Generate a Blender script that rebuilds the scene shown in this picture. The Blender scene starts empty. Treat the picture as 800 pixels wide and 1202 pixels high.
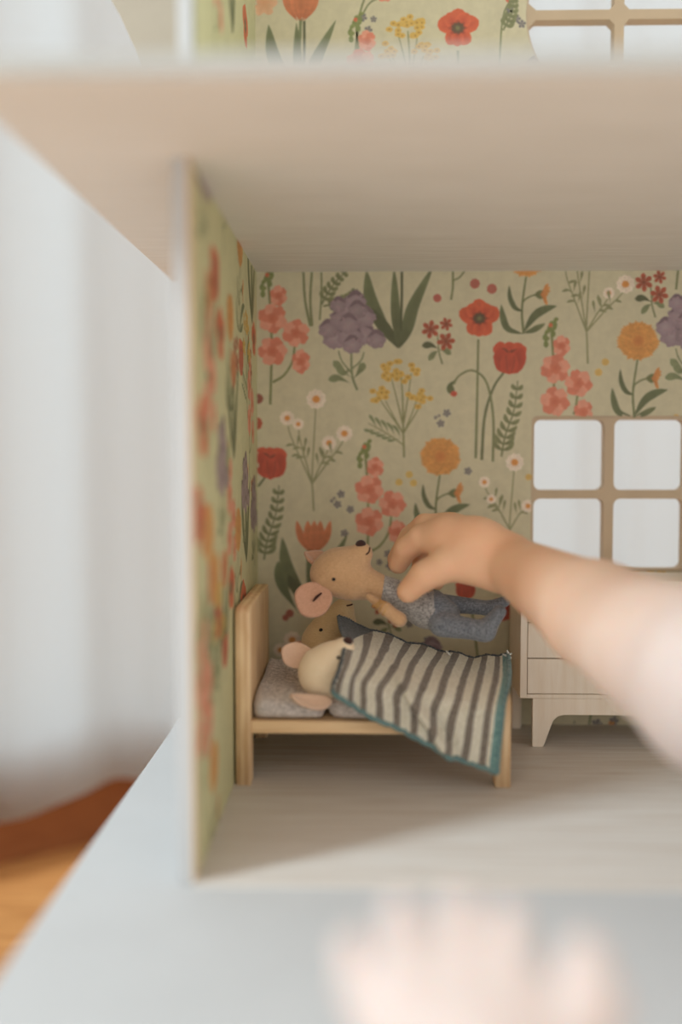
import bpy, bmesh, math, random
import numpy as np
from mathutils import Vector, Matrix
from mathutils.bvhtree import BVHTree

random.seed(7)
rng = np.random.default_rng(7)
S = bpy.context.scene
COL = S.collection

# ------------------------------------------------------------------ camera
F_PX = 1167.0
CAM = Vector((0.0, 0.0, 0.164))
PITCH = math.atan(66 / F_PX)
YAW = math.atan(28 / F_PX)
cam_d = bpy.data.cameras.new('camera')
cam = bpy.data.objects.new('camera', cam_d)
COL.objects.link(cam)
cam.location = CAM
cam.rotation_euler = (math.pi / 2 - PITCH, 0, YAW)
cam_d.sensor_fit = 'AUTO'
cam_d.sensor_width = 36.0
cam_d.lens = F_PX / 1202 * 36.0
cam_d.clip_start = 0.005
cam_d.clip_end = 60
cam_d.dof.use_dof = True
cam_d.dof.focus_distance = 0.546
cam_d.dof.aperture_fstop = 1.85
S.camera = cam

# ------------------------------------------------------------------ exposure, world, lamps
S.view_settings.view_transform = 'Standard'
S.view_settings.look = 'None'
S.view_settings.gamma = 1.0
S.view_settings.exposure = 0.0
S.view_settings.use_curve_mapping = False
W = bpy.data.worlds.new('world')
S.world = W
W.use_nodes = True
W.node_tree.nodes['Background'].inputs[0].default_value = (1.0, 0.955, 0.89, 1)
W.node_tree.nodes['Background'].inputs[1].default_value = 1.15


def area_lamp(name, loc, aim, sx, sy, power, col):
    d = bpy.data.lights.new(name, 'AREA')
    d.shape = 'RECTANGLE'
    d.size, d.size_y, d.energy, d.color = sx, sy, power, col
    o = bpy.data.objects.new(name, d)
    COL.objects.link(o)
    o.location = loc
    o.rotation_euler = (Vector(aim) - Vector(loc)).to_track_quat('-Z', 'Y').to_euler()
    return o


# daylight from the tall window on the left of the room, in front of the house
area_lamp('window_daylight', (-1.6, -0.5, 1.45), (0.1, 0.45, 0.05), 0.35, 0.6, 46, (0.76, 0.91, 1.0))
# daylight outside the wide curtained window behind the house
area_lamp('outside_daylight', (-0.18, 1.95, 0.85), (-0.02, 0.9, 0.5), 3.4, 1.9, 10.0, (0.70, 0.90, 1.0))

# ------------------------------------------------------------------ helpers
ROT = cam.rotation_euler.to_matrix()


def ray(px, py):
    return ROT @ Vector(((px - 400) / F_PX, -(py - 601) / F_PX, -1.0))


def at(px, py, Y):
    r = ray(px, py)
    return CAM + r * (Y / r.y)


def pxm(Y):
    return Y / F_PX


def put(o, parent=None):
    COL.objects.link(o)
    if parent is not None:
        o.parent = parent
        o.matrix_parent_inverse = Matrix.Translation(-parent.location)
    return o


def thing(name, label, cat, loc=(0, 0, 0), group=None):
    o = bpy.data.objects.new(name, None)
    o.empty_display_size = 0.01
    COL.objects.link(o)
    o.location = loc
    o['label'] = label
    o['category'] = cat
    if group:
        o['group'] = group
    return o


def tag(o, label, cat=None, group=None):
    o['label'] = label
    if cat:
        o['category'] = cat
    if group:
        o['group'] = group
    return o


def mesh_obj(name, verts, faces, mat, parent=None, smooth=False):
    me = bpy.data.meshes.new(name)
    me.from_pydata([tuple(v) for v in verts], [], [tuple(f) for f in faces])
    me.update()
    if smooth:
        me.polygons.foreach_set('use_smooth', [True] * len(me.polygons))
    if mat:
        me.materials.append(mat)
    return put(bpy.data.objects.new(name, me), parent)


def bm_obj(name, bm, mat, parent=None, smooth=False):
    me = bpy.data.meshes.new(name)
    bm.normal_update()
    bm.to_mesh(me)
    bm.free()
    if smooth:
        me.polygons.foreach_set('use_smooth', [True] * len(me.polygons))
    if mat:
        me.materials.append(mat)
    return put(bpy.data.objects.new(name, me), parent)


def bm_box(bm, x0, x1, y0, y1, z0, z1, bev=0.0, seg=2):
    r = bmesh.ops.create_cube(bm, size=1.0)
    bmesh.ops.transform(bm, verts=r['verts'], matrix=Matrix.Translation(((x0 + x1) / 2, (y0 + y1) / 2, (z0 + z1) / 2))
                        @ Matrix.Diagonal((x1 - x0, y1 - y0, z1 - z0, 1)))
    if bev > 0:
        es = {e for v in r['verts'] for e in v.link_edges}
        bmesh.ops.bevel(bm, geom=list(es), offset=bev, segments=seg, profile=0.5, affect='EDGES')


def box(name, x0, x1, y0, y1, z0, z1, mat, parent=None, bev=0.0005):
    bm = bmesh.new()
    bm_box(bm, x0, x1, y0, y1, z0, z1, bev)
    return bm_obj(name, bm, mat, parent)


def plate(name, loops, thick, M, mat, parent=None, bevel=0.0):
    """2D outline with holes, extruded; local xy plane carried by M"""
    cu = bpy.data.curves.new(name, 'CURVE')
    cu.dimensions = '2D'
    cu.fill_mode = 'BOTH'
    cu.extrude = max(thick / 2 - bevel, 0)
    cu.bevel_depth = bevel
    cu.bevel_resolution = 1
    cu.offset = -bevel
    for lp in loops:
        sp = cu.splines.new('POLY')
        sp.points.add(len(lp) - 1)
        for p, q in zip(sp.points, lp):
            p.co = (q[0], q[1], 0, 1)
        sp.use_cyclic_u = True
    tmp = bpy.data.objects.new(name + '_tmp', cu)
    COL.objects.link(tmp)
    bpy.context.view_layer.update()
    dg = bpy.context.evaluated_depsgraph_get()
    me = bpy.data.meshes.new_from_object(tmp.evaluated_get(dg))
    bpy.data.objects.remove(tmp)
    bpy.data.curves.remove(cu)
    me.name = name
    me.transform(M)
    me.materials.clear()
    if mat:
        me.materials.append(mat)
    return put(bpy.data.objects.new(name, me), parent)


# plane matrices: local (x, y, z) -> world
def M_xz(Y):
    return Matrix(((1, 0, 0, 0), (0, 0, -1, Y), (0, 1, 0, 0), (0, 0, 0, 1)))   # (x,z) plane, normal -Y


def M_yz(X):
    return Matrix(((0, 0, 1, X), (1, 0, 0, 0), (0, 1, 0, 0), (0, 0, 0, 1)))    # (y,z) plane, normal +X


def rrect(x0, x1, y0, y1, r, n=5):
    pts = []
    for cx, cy, a0 in ((x1 - r, y1 - r, 0), (x0 + r, y1 - r, 90), (x0 + r, y0 + r, 180), (x1 - r, y0 + r, 270)):
        for i in range(n + 1):
            a = math.radians(a0 + 90 * i / n)
            pts.append((cx + r * math.cos(a), cy + r * math.sin(a)))
    return pts


def spline(pts, n):
    """Catmull-Rom through pts (any dimension)"""
    P = [np.array(p, float) for p in pts]
    P = [2 * P[0] - P[1]] + P + [2 * P[-1] - P[-2]]
    out = []
    m = len(P) - 3
    for k in range(n):
        t = k / (n - 1) * m
        i = min(int(t), m - 1)
        f = t - i
        a, b, c, d = P[i:i + 4]
        out.append(0.5 * (2 * b + (c - a) * f + (2 * a - 5 * b + 4 * c - d) * f * f + (3 * b - a - 3 * c + d) * f ** 3))
    return out


def tube(name, pts, rads, mat, parent=None, seg=8):
    vs, fs = [], []
    n = len(pts)
    P = [Vector(p) for p in pts]
    up = Vector((0.13, 0.21, 0.97))
    for i in range(n):
        t = (P[min(i + 1, n - 1)] - P[max(i - 1, 0)]).normalized()
        a = t.cross(up)
        if a.length < 1e-4:
            a = t.cross(Vector((1, 0, 0)))
        a.normalize()
        b = t.cross(a)
        r = rads[i] if hasattr(rads, '__len__') else rads
        for k in range(seg):
            w = 2 * math.pi * k / seg
            vs.append(P[i] + (a * math.cos(w) + b * math.sin(w)) * r)
    for i in range(n - 1):
        for k in range(seg):
            fs.append((i * seg + k, i * seg + (k + 1) % seg, (i + 1) * seg + (k + 1) % seg, (i + 1) * seg + k))
    fs.append(tuple(range(seg))[::-1])
    fs.append(tuple((n - 1) * seg + k for k in range(seg)))
    return mesh_obj(name, vs, fs, mat, parent, True)


# ------------------------------------------------------------------ signed-distance modelling (soft toys, skin)
def surface(prims, h, k=0.004):
    """prims: ('c', a, b, ra, rb[, k]) tapered capsule, ('e', centre, radii, R[, k]) ellipsoid -> verts, quads"""
    lo = np.full(3, 1e9)
    hi = -lo
    for p in prims:
        if p[0] == 'c':
            r = max(p[3], p[4])
            a, b = np.array(p[1]), np.array(p[2])
            lo = np.minimum(lo, np.minimum(a, b) - r)
            hi = np.maximum(hi, np.maximum(a, b) + r)
        else:
            r = max(p[2])
            lo = np.minimum(lo, np.array(p[1]) - r)
            hi = np.maximum(hi, np.array(p[1]) + r)
    lo = lo - 4 * h - k
    n = np.ceil((hi + 4 * h + k - lo) / h).astype(int) + 1
    F = np.full(n, 1.0, np.float32)
    for p in prims:
        if p[0] == 'c':
            r = max(p[3], p[4])
            a, b = np.array(p[1]), np.array(p[2])
            l2, h2 = np.minimum(a, b) - r, np.maximum(a, b) + r
            kk = p[5] if len(p) > 5 else k
        else:
            r = max(p[2])
            l2, h2 = np.array(p[1]) - r, np.array(p[1]) + r
            kk = p[4] if len(p) > 4 else k
        i0 = np.maximum(((l2 - lo) / h - kk / h - 3).astype(int), 0)
        i1 = np.minimum(((h2 - lo) / h + kk / h + 4).astype(int), n)
        g = [(lo[d] + h * np.arange(i0[d], i1[d])).astype(np.float32) for d in range(3)]
        X, Yy, Z = np.meshgrid(*g, indexing='ij')
        if p[0] == 'c':
            ba = (b - a).astype(np.float32)
            L = float(ba @ ba) + 1e-12
            t = np.clip(((X - a[0]) * ba[0] + (Yy - a[1]) * ba[1] + (Z - a[2]) * ba[2]) / L, 0, 1)
            d = np.sqrt((X - a[0] - t * ba[0]) ** 2 + (Yy - a[1] - t * ba[1]) ** 2 + (Z - a[2] - t * ba[2]) ** 2) - (p[3] + t * (p[4] - p[3]))
        else:
            c = p[1]
            R = np.array(p[3]) if p[3] is not None else np.eye(3)
            q = [R[0][i] * (X - c[0]) + R[1][i] * (Yy - c[1]) + R[2][i] * (Z - c[2]) for i in range(3)]
            k0 = np.sqrt(sum((q[i] / p[2][i]) ** 2 for i in range(3)))
            k1 = np.sqrt(sum((q[i] / p[2][i] ** 2) ** 2 for i in range(3))) + 1e-9
            d = k0 * (k0 - 1) / k1
        sl = tuple(slice(i0[j], i1[j]) for j in range(3))
        A = F[sl]
        hh = np.maximum(kk - np.abs(A - d), 0) / kk
        F[sl] = np.minimum(A, d) - hh * hh * kk * 0.25
    ins = F < 0
    c8 = [(i, j, l) for i in (0, 1) for j in (0, 1) for l in (0, 1)]

    def sub(Q, o):
        return Q[o[0]:Q.shape[0] - 1 + o[0], o[1]:Q.shape[1] - 1 + o[1], o[2]:Q.shape[2] - 1 + o[2]]
    cnt = sum(sub(ins, o).astype(np.int8) for o in c8)
    act = np.argwhere((cnt > 0) & (cnt < 8))
    pos = np.zeros((len(act), 3))
    num = np.zeros(len(act))
    for o in c8:
        for d in range(3):
            if o[d] == 0:
                o2 = list(o)
                o2[d] = 1
                ia = act + np.array(o)
                ib = act + np.array(o2)
                fa = F[ia[:, 0], ia[:, 1], ia[:, 2]]
                fb = F[ib[:, 0], ib[:, 1], ib[:, 2]]
                m = (fa < 0) != (fb < 0)
                t = np.where(m, fa / np.where(m, fa - fb, 1), 0)
                q = ia + t[:, None] * (ib - ia)
                pos[m] += q[m]
                num[m] += 1
    pos = lo + h * pos / num[:, None]
    idx = np.full(cnt.shape, -1, np.int32)
    idx[act[:, 0], act[:, 1], act[:, 2]] = np.arange(len(act))
    quads = []
    for d in range(3):
        e1, e2 = (d + 1) % 3, (d + 2) % 3
        s0 = [slice(None)] * 3
        s1 = [slice(None)] * 3
        s0[d] = slice(0, -1)
        s1[d] = slice(1, None)
        A, B = ins[tuple(s0)], ins[tuple(s1)]
        E = np.argwhere(A != B)
        fl = A[E[:, 0], E[:, 1], E[:, 2]]
        v1 = np.zeros(3, int)
        v2 = np.zeros(3, int)
        v1[e1] = 1
        v2[e2] = 1
        qs = [idx[tuple((E - o).T)] for o in (v1 + v2, v2, 0 * v1, v1)]
        q = np.stack(qs, 1)
        q[~fl] = q[~fl][:, ::-1]
        quads.append(q)
    return pos, np.concatenate(quads)


def np_mesh(name, pos, quads, mat, parent=None, relax=2):
    if relax:
        e = np.concatenate([quads[:, [0, 1]], quads[:, [1, 2]], quads[:, [2, 3]], quads[:, [3, 0]]])
        for _ in range(relax):
            acc = np.zeros_like(pos)
            w = np.zeros(len(pos))
            np.add.at(acc, e[:, 0], pos[e[:, 1]])
            np.add.at(w, e[:, 0], 1)
            np.add.at(acc, e[:, 1], pos[e[:, 0]])
            np.add.at(w, e[:, 1], 1)
            pos = 0.5 * pos + 0.5 * acc / w[:, None]
    me = bpy.data.meshes.new(name)
    me.vertices.add(len(pos))
    me.vertices.foreach_set('co', pos.astype(np.float32).ravel())
    me.loops.add(quads.size)
    me.loops.foreach_set('vertex_index', quads.astype(np.int32).ravel())
    me.polygons.add(len(quads))
    me.polygons.foreach_set('loop_start', np.arange(0, quads.size, 4, dtype=np.int32))
    me.polygons.foreach_set('use_smooth', np.ones(len(quads), bool))
    me.update(calc_edges=True)
    me.validate()
    if mat:
        me.materials.append(mat)
    return put(bpy.data.objects.new(name, me), parent)


def hit(o, px, py, from_back=False):
    """point and normal where the line through a picture point meets mesh o"""
    me = o.data
    T = BVHTree.FromPolygons([v.co for v in me.vertices], [p.vertices for p in me.polygons])
    d = ray(px, py).normalized()
    if from_back:
        p, nrm, _, _ = T.ray_cast(CAM + d * 1.5, -d)
    else:
        p, nrm, _, _ = T.ray_cast(CAM, d)
    if p is None:
        p, nrm, _, _ = T.find_nearest(at(px, py, 0.52))
    return p, nrm


def frame(nrm, along):
    z = Vector(nrm).normalized()
    x = Vector(along) - z * Vector(along).dot(z)
    x.normalize()
    y = z.cross(x)
    return Matrix((x, y, z)).transposed()


def ellipsoid(name, c, radii, R, mat, parent=None, seg=16, rings=10):
    bm = bmesh.new()
    M = Matrix.Translation(c) @ (R.to_4x4() if R is not None else Matrix.Identity(4)) @ Matrix.Diagonal((*radii, 1))
    bmesh.ops.create_uvsphere(bm, u_segments=seg, v_segments=rings, radius=1.0, matrix=M)
    return bm_obj(name, bm, mat, parent, True)


# ------------------------------------------------------------------ materials
def srgb(r, g, b):
    def f(c):
        c /= 255
        return c / 12.92 if c <= 0.04045 else ((c + 0.055) / 1.055) ** 2.4
    return (f(r), f(g), f(b))


class Mat:
    def __init__(self, name, rough=0.8, spec=0.3):
        self.m = bpy.data.materials.new(name)
        self.m.use_nodes = True
        self.t = self.m.node_tree
        self.b = self.t.nodes['Principled BSDF']
        self.b.inputs['Roughness'].default_value = rough
        self.b.inputs['Specular IOR Level'].default_value = spec

    def n(self, kind, **kw):
        nd = self.t.nodes.new(kind)
        for a, v in kw.items():
            if a in nd.inputs.keys():
                nd.inputs[a].default_value = v
            else:
                setattr(nd, a, v)
        return nd

    def l(self, a, b):
        self.t.links.new(a, b)

    def coords(self, scale=(1, 1, 1), out='Object', rot=(0, 0, 0)):
        tc = self.n('ShaderNodeTexCoord')
        mp = self.n('ShaderNodeMapping')
        mp.inputs['Scale'].default_value = scale
        mp.inputs['Rotation'].default_value = rot
        self.l(tc.outputs[out], mp.inputs[0])
        return mp.outputs[0]

    def noise(self, vec, scale, detail=3, rough=0.55):
        nz = self.n('ShaderNodeTexNoise')
        nz.inputs['Scale'].default_value = scale
        nz.inputs['Detail'].default_value = detail
        nz.inputs['Roughness'].default_value = rough
        self.l(vec, nz.inputs['Vector'])
        return nz.outputs['Fac']

    def ramp(self, fac, stops):
        r = self.n('ShaderNodeValToRGB')
        e = r.color_ramp.elements
        while len(e) < len(stops):
            e.new(0.5)
        for x, (p, c) in zip(e, stops):
            x.position = p
            x.color = (*c, 1)
        self.l(fac, r.inputs[0])
        return r.outputs[0]

    def mix(self, a, b, fac, mode='MIX'):
        m = self.n('ShaderNodeMix', data_type='RGBA', blend_type=mode)
        for v, i in ((fac, 0), (a, 6), (b, 7)):
            if isinstance(v, (int, float)):
                m.inputs[i].default_value = v
            elif isinstance(v, tuple):
                m.inputs[i].default_value = (*v, 1)
            else:
                self.l(v, m.inputs[i])
        return m.outputs[2]

    def math(self, op, a, b=0.0):
        m = self.n('ShaderNodeMath', operation=op)
        for v, i in ((a, 0), (b, 1)):
            if isinstance(v, (int, float)):
                m.inputs[i].default_value = v
            else:
                self.l(v, m.inputs[i])
        return m.outputs[0]

    def base(self, c):
        if isinstance(c, tuple):
            self.b.inputs['Base Color'].default_value = (*c, 1)
        else:
            self.l(c, self.b.inputs['Base Color'])
        return self

    def bump(self, h, dist, strength=1.0):
        bp = self.n('ShaderNodeBump')
        bp.inputs['Distance'].default_value = dist
        bp.inputs['Strength'].default_value = strength
        self.l(h, bp.inputs['Height'])
        self.l(bp.outputs[0], self.b.inputs['Normal'])
        return self


def wood_mat(name, c0, c1, scale=(6, 60, 60), rough=0.6, amt=1.0, rot=(0, 0, 0)):
    m = Mat(name, rough, 0.25)
    v = m.coords(scale, rot=rot)
    f = m.noise(v, 6.0, 5, 0.6)
    m.base(m.ramp(f, [(0.3, c0), (0.7, c1)]))
    m.bump(f, 0.0002, 0.4 * amt)
    return m.m


def plain_mat(name, c, rough=0.8, var=0.06, nscale=60, bump=0.0, spec=0.3):
    m = Mat(name, rough, spec)
    v = m.coords()
    f = m.noise(v, nscale, 3)
    lo = tuple(x * (1 - var) for x in c)
    hi = tuple(min(1, x * (1 + var)) for x in c)
    m.base(m.ramp(f, [(0.3, lo), (0.7, hi)]))
    if bump:
        m.bump(f, bump)
    return m.m


def cloth_mat(name, ca, cb, thread, bump=0.0003, fuzz=0.3, grain=0.5, w=0.14, crumple=0.0):
    """woven or knitted cloth: fine crossing threads and heathered colour"""
    m = Mat(name, 0.95, 0.1)
    v = m.coords()
    a = m.noise(m.coords((1, 1, 5)), thread, 2, 0.7)
    b = m.noise(m.coords((5, 5, 1)), thread, 2, 0.7)
    s = m.math('MULTIPLY', m.math('ADD', a, b), 0.5)
    big = m.noise(v, thread * 0.06, 2)
    s2 = m.math('ADD', m.math('MULTIPLY', s, 1 - grain * 0.4), m.math('MULTIPLY', big, grain * 0.4))
    m.base(m.ramp(s2, [(0.5 - w, ca), (0.5 + w, cb)]))
    if crumple:
        c = m.noise(m.coords((0.5, 1, 1), rot=(0, 0.7, 0)), 150, 3, 0.55)
        m.bump(m.math('ADD', m.math('MULTIPLY', c, crumple), s), bump)
    else:
        m.bump(s, bump)
    m.b.inputs['Sheen Weight'].default_value = fuzz
    m.b.inputs['Sheen Roughness'].default_value = 0.6
    return m.m


WHITE = plain_mat('white_paint', (0.495, 0.495, 0.492), 0.55, 0.02, 25)
WHITEWOOD = wood_mat('whitewashed_wood', srgb(226, 224, 216), srgb(240, 239, 233), (3, 50, 50), 0.6)
FLOORWOOD = wood_mat('pale_oak_floor', srgb(198, 188, 178), srgb(214, 210, 204), (3, 45, 45), 0.5)
EDGE = plain_mat('aged_white_edge', (0.43, 0.425, 0.40), 0.6, 0.02, 25)
PANEL = plain_mat('pale_panel_wood', (0.40, 0.345, 0.265), 0.6, 0.03, 40)
RAWWOOD = wood_mat('raw_ply_edge', srgb(206, 178, 146), srgb(222, 198, 168), (40, 40, 8), 0.7)
SILLWOOD = plain_mat('cut_window_wood', srgb(206, 184, 156), 0.6, 0.04, 60)

# ------------------------------------------------------------------ the room round the house: floor, wall, skirting, curtain
FZ = -0.2
WA = math.radians(36)
WD = Vector((math.cos(WA), math.sin(WA), 0))
WN = Vector((math.sin(WA), -math.cos(WA), 0))   # towards the camera
WP = Vector((-0.288, 0.888, 0))                 # foot of the wall

fm = Mat('warm_wood_floor', 0.4, 0.4)
fv = fm.coords((3, 30, 1), rot=(0, 0, -WA))
ff = fm.noise(fv, 4, 5, 0.6)
fm.base(fm.ramp(ff, [(0.25, srgb(176, 118, 66)), (0.75, srgb(216, 158, 98))]))
bm = bmesh.new()
bm_box(bm, -2.2, 2.4, 0.0, 2.6, FZ - 0.03, FZ)
fo = bm_obj('floor', bm, fm.m)
fo['kind'] = 'structure'

wall_mat = plain_mat('room_wall_paint', (0.78, 0.78, 0.76), 0.9, 0.02, 10)


def wall_pt(s, off, z):
    return WP + WD * s + WN * off + Vector((0, 0, z))


def wall_slab(name, s0, s1, o0, o1, z0, z1, mat, kind=None, parent=None):
    vs = [wall_pt(s, o, z) for s in (s0, s1) for o in (o0, o1) for z in (z0, z1)]
    fs = [(0, 1, 3, 2), (4, 6, 7, 5), (0, 4, 5, 1), (2, 3, 7, 6), (0, 2, 6, 4), (1, 5, 7, 3)]
    o = mesh_obj(name, vs, fs, mat, parent)
    if kind:
        o['kind'] = kind
    return o


wall_slab('wall_back', -1.3, 2.2, -0.06, -0.012, FZ, FZ + 0.12, wall_mat, 'structure')   # low wall under the wide window
wall_slab('trim_1', -1.3, 2.2, -0.06, -0.012, 1.45, 1.7, wall_mat, 'structure')          # head of that window
skirt = wood_mat('brown_skirting_wood', srgb(140, 86, 52), srgb(166, 106, 66), (6, 6, 60), 0.45)
wall_slab('baseboard_back', -1.3, 2.2, -0.012, 0.0, FZ, FZ + 0.09, skirt, 'structure')

cm = Mat('sheer_white_curtain', 0.95, 0.1)
cf = cm.noise(cm.coords((3, 3, 160)), 8, 2)
cm.base(cm.ramp(cf, [(0.3, (0.56, 0.60, 0.62)), (0.7, (0.60, 0.64, 0.66))]))
cm.bump(cm.noise(cm.coords(), 900, 2), 0.0002, 0.4)
ctr = cm.n('ShaderNodeBsdfTranslucent')
ctr.inputs[0].default_value = (0.84, 0.87, 0.89, 1)
cms = cm.n('ShaderNodeMixShader')
cms.inputs[0].default_value = 0.74
cm.l(cm.b.outputs[0], cms.inputs[1])
cm.l(ctr.outputs[0], cms.inputs[2])
cm.l(cms.outputs[0], cm.t.nodes['Material Output'].inputs[0])
nu, nv = 420, 26
vs, fs = [], []
for j in range(nv):
    t = j / (nv - 1)
    for i in range(nu):
        s = -1.25 + 3.3 * i / (nu - 1)
        amp = 0.55 + 0.45 * (1 - t)
        off = 0.055 + amp * (0.008 * math.sin(s * 33 + 0.5) + 0.005 * math.sin(s * 61 + 1.3) + 0.002 * math.sin(s * 123))
        off += 0.004 * math.sin(6 * t + s * 9)
        hem = FZ + 0.064 + 0.011 * math.cos((s - 0.035) * 31) + 0.003 * math.sin(s * 47)
        z = hem + (1.5 - hem) * t
        vs.append(wall_pt(s, off, z))
for j in range(nv - 1):
    for i in range(nu - 1):
        a = j * nu + i
        fs.append((a, a + 1, a + nu + 1, a + nu))
cu = mesh_obj('curtain', vs, fs, cm.m, None, True)
so = cu.modifiers.new('thickness', 'SOLIDIFY')
so.thickness = 0.001
tag(cu, 'white floor-length curtain hanging in soft folds behind the dollhouse', 'curtain')

# ------------------------------------------------------------------ the dollhouse
XL, XR = -0.065, 0.360        # inner faces of the side walls
YB, YF = 0.600, 0.371         # back wallpaper face, front of the left wall
ZC, ZU = 0.2735, 0.2802       # underside and top of the middle board
SLAB_Y = 0.293
house = thing('dollhouse', 'open-fronted wooden dollhouse with floral wallpaper and cut-out windows', 'dollhouse', (0.12, 0.45, FZ))

box('floor_board', -0.116, XR + 0.01, 0.262, 0.612, -0.010, 0.0, WHITE, house, 0.0012)
box('room_floor', XL, XR, 0.368, YB, 0.0, 0.0008, FLOORWOOD, house, 0.0002)
box('ceiling_board', -0.1212, XR + 0.01, SLAB_Y, 0.632, ZC, ZU, WHITEWOOD, house, 0.0012)
# front edge of the middle board is painted white like the other outer edges
box('ceiling_edge', -0.1212, XR + 0.01, SLAB_Y - 0.0012, SLAB_Y + 0.0003, ZC + 0.0008, ZU - 0.0004, EDGE, house, 0.0003)
box('base', -0.10, XR, 0.30, 0.60, FZ, -0.010, WHITE, house, 0.001)
box('roof_board', -0.118, XR + 0.01, 0.37, 0.612, 0.700, 0.710, WHITE, house, 0.001)
sw = box('side_wall', XL - 0.0064, XL - 0.0004, YF, 0.6004, 0.0, ZC, WHITE, house, 0.0006)
sw2 = box('side_wall', XL - 0.0064, XL - 0.0004, YF + 0.015, 0.6004, ZU, 0.70, WHITE, house, 0.0006)
box('side_wall', XR, XR + 0.009, YF, 0.6004, 0.0, ZC, WHITE, house, 0.0006)
box('side_wall', XR, XR + 0.009, YF + 0.015, 0.6004, ZU, 0.70, WHITE, house, 0.0006)
box('front_edge_strip', XL - 0.0008, XL + 0.0003, YF - 0.0003, YF + 0.006, 0.0008, ZC, RAWWOOD, sw, 0.0002)


def wx(px, py):
    return at(px, py, YB).x


def wz(px, py):
    return at(px, py, YB).z


# window geometry on the back wall
wc = at(714.5, 580, YB)
PW, MU = 0.0422, 0.0056
ZT = wz(714, 492.5)
panes = []
for cxi in (-1, 1):
    x0 = wc.x + (MU / 2 if cxi > 0 else -MU / 2 - PW)
    for r in range(2):
        z1 = ZT - r * (PW + 0.0052)
        panes.append((x0, x0 + PW, z1 - PW, z1))
rc = at(727, 16, YB)
RR = 0.0535
WIN = (panes[0][0] - 0.0016, panes[2][1] + 0.0016, panes[1][2] - 0.0016, panes[0][3] + 0.0022)


def circle(cx, cz, r, n=48):
    return [(cx + r * math.cos(2 * math.pi * i / n), cz + r * math.sin(2 * math.pi * i / n)) for i in range(n)]


def rect(x0, x1, z0, z1):
    return [(x0, z0), (x1, z0), (x1, z1), (x0, z1)]


def quadrant(cx, cz, r, sx, sz, g, n=14):
    pts = []
    a0 = math.asin((g + 0.004) / r)
    for i in range(n + 1):
        a = a0 + (math.pi / 2 - 2 * a0) * i / n
        pts.append((cx + sx * r * math.cos(a), cz + sz * r * math.sin(a)))
    pts.append((cx + sx * g, cz + sz * (math.sqrt(r * r - g * g) - 0.005)))
    pts.append((cx + sx * g, cz + sz * (g + 0.003)))
    pts.append((cx + sx * (g + 0.003), cz + sz * g))
    pts.append((cx + sx * (math.sqrt(r * r - g * g) - 0.005), cz + sz * g))
    return pts


loops = [rect(XL - 0.0064, XR + 0.009, 0.0, 0.70)]
loops += [rrect(*WIN, 0.003), circle(rc.x, rc.z, RR + 0.001)]
bw = plate('back_wall', loops, 0.009, M_xz(YB + 0.0054), SILLWOOD, house)
plate('window_frame', [rrect(*WIN, 0.003)] + [rrect(*p, 0.0042) for p in panes], 0.0088, M_xz(YB + 0.0052), SILLWOOD, bw)
plate('window_frame', [circle(rc.x, rc.z, RR + 0.001)] + [quadrant(rc.x, rc.z, RR, sx, sz, MU / 2) for sx in (-1, 1) for sz in (-1, 1)],
      0.0088, M_xz(YB + 0.0052), SILLWOOD, bw)

# flaring panel behind the open left wing, upper storey
pts = []
ac = at(-242, 230, 0.606)
for i in range(15):
    a = math.radians(-12 + 78 * i / 14)
    pts.append((ac.x + 0.2265 * math.cos(a), ac.z + 0.2265 * math.sin(a)))
pts = [(XL - 0.009, pts[0][1])] + [p for p in pts if p[1] < 0.548] + [(XL - 0.009, 0.548)]
zmin = ZU
pts = [(x, max(z, zmin)) for x, z in pts]
plate('wing_panel', [pts], 0.009, M_xz(0.606), PANEL, house)


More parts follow.
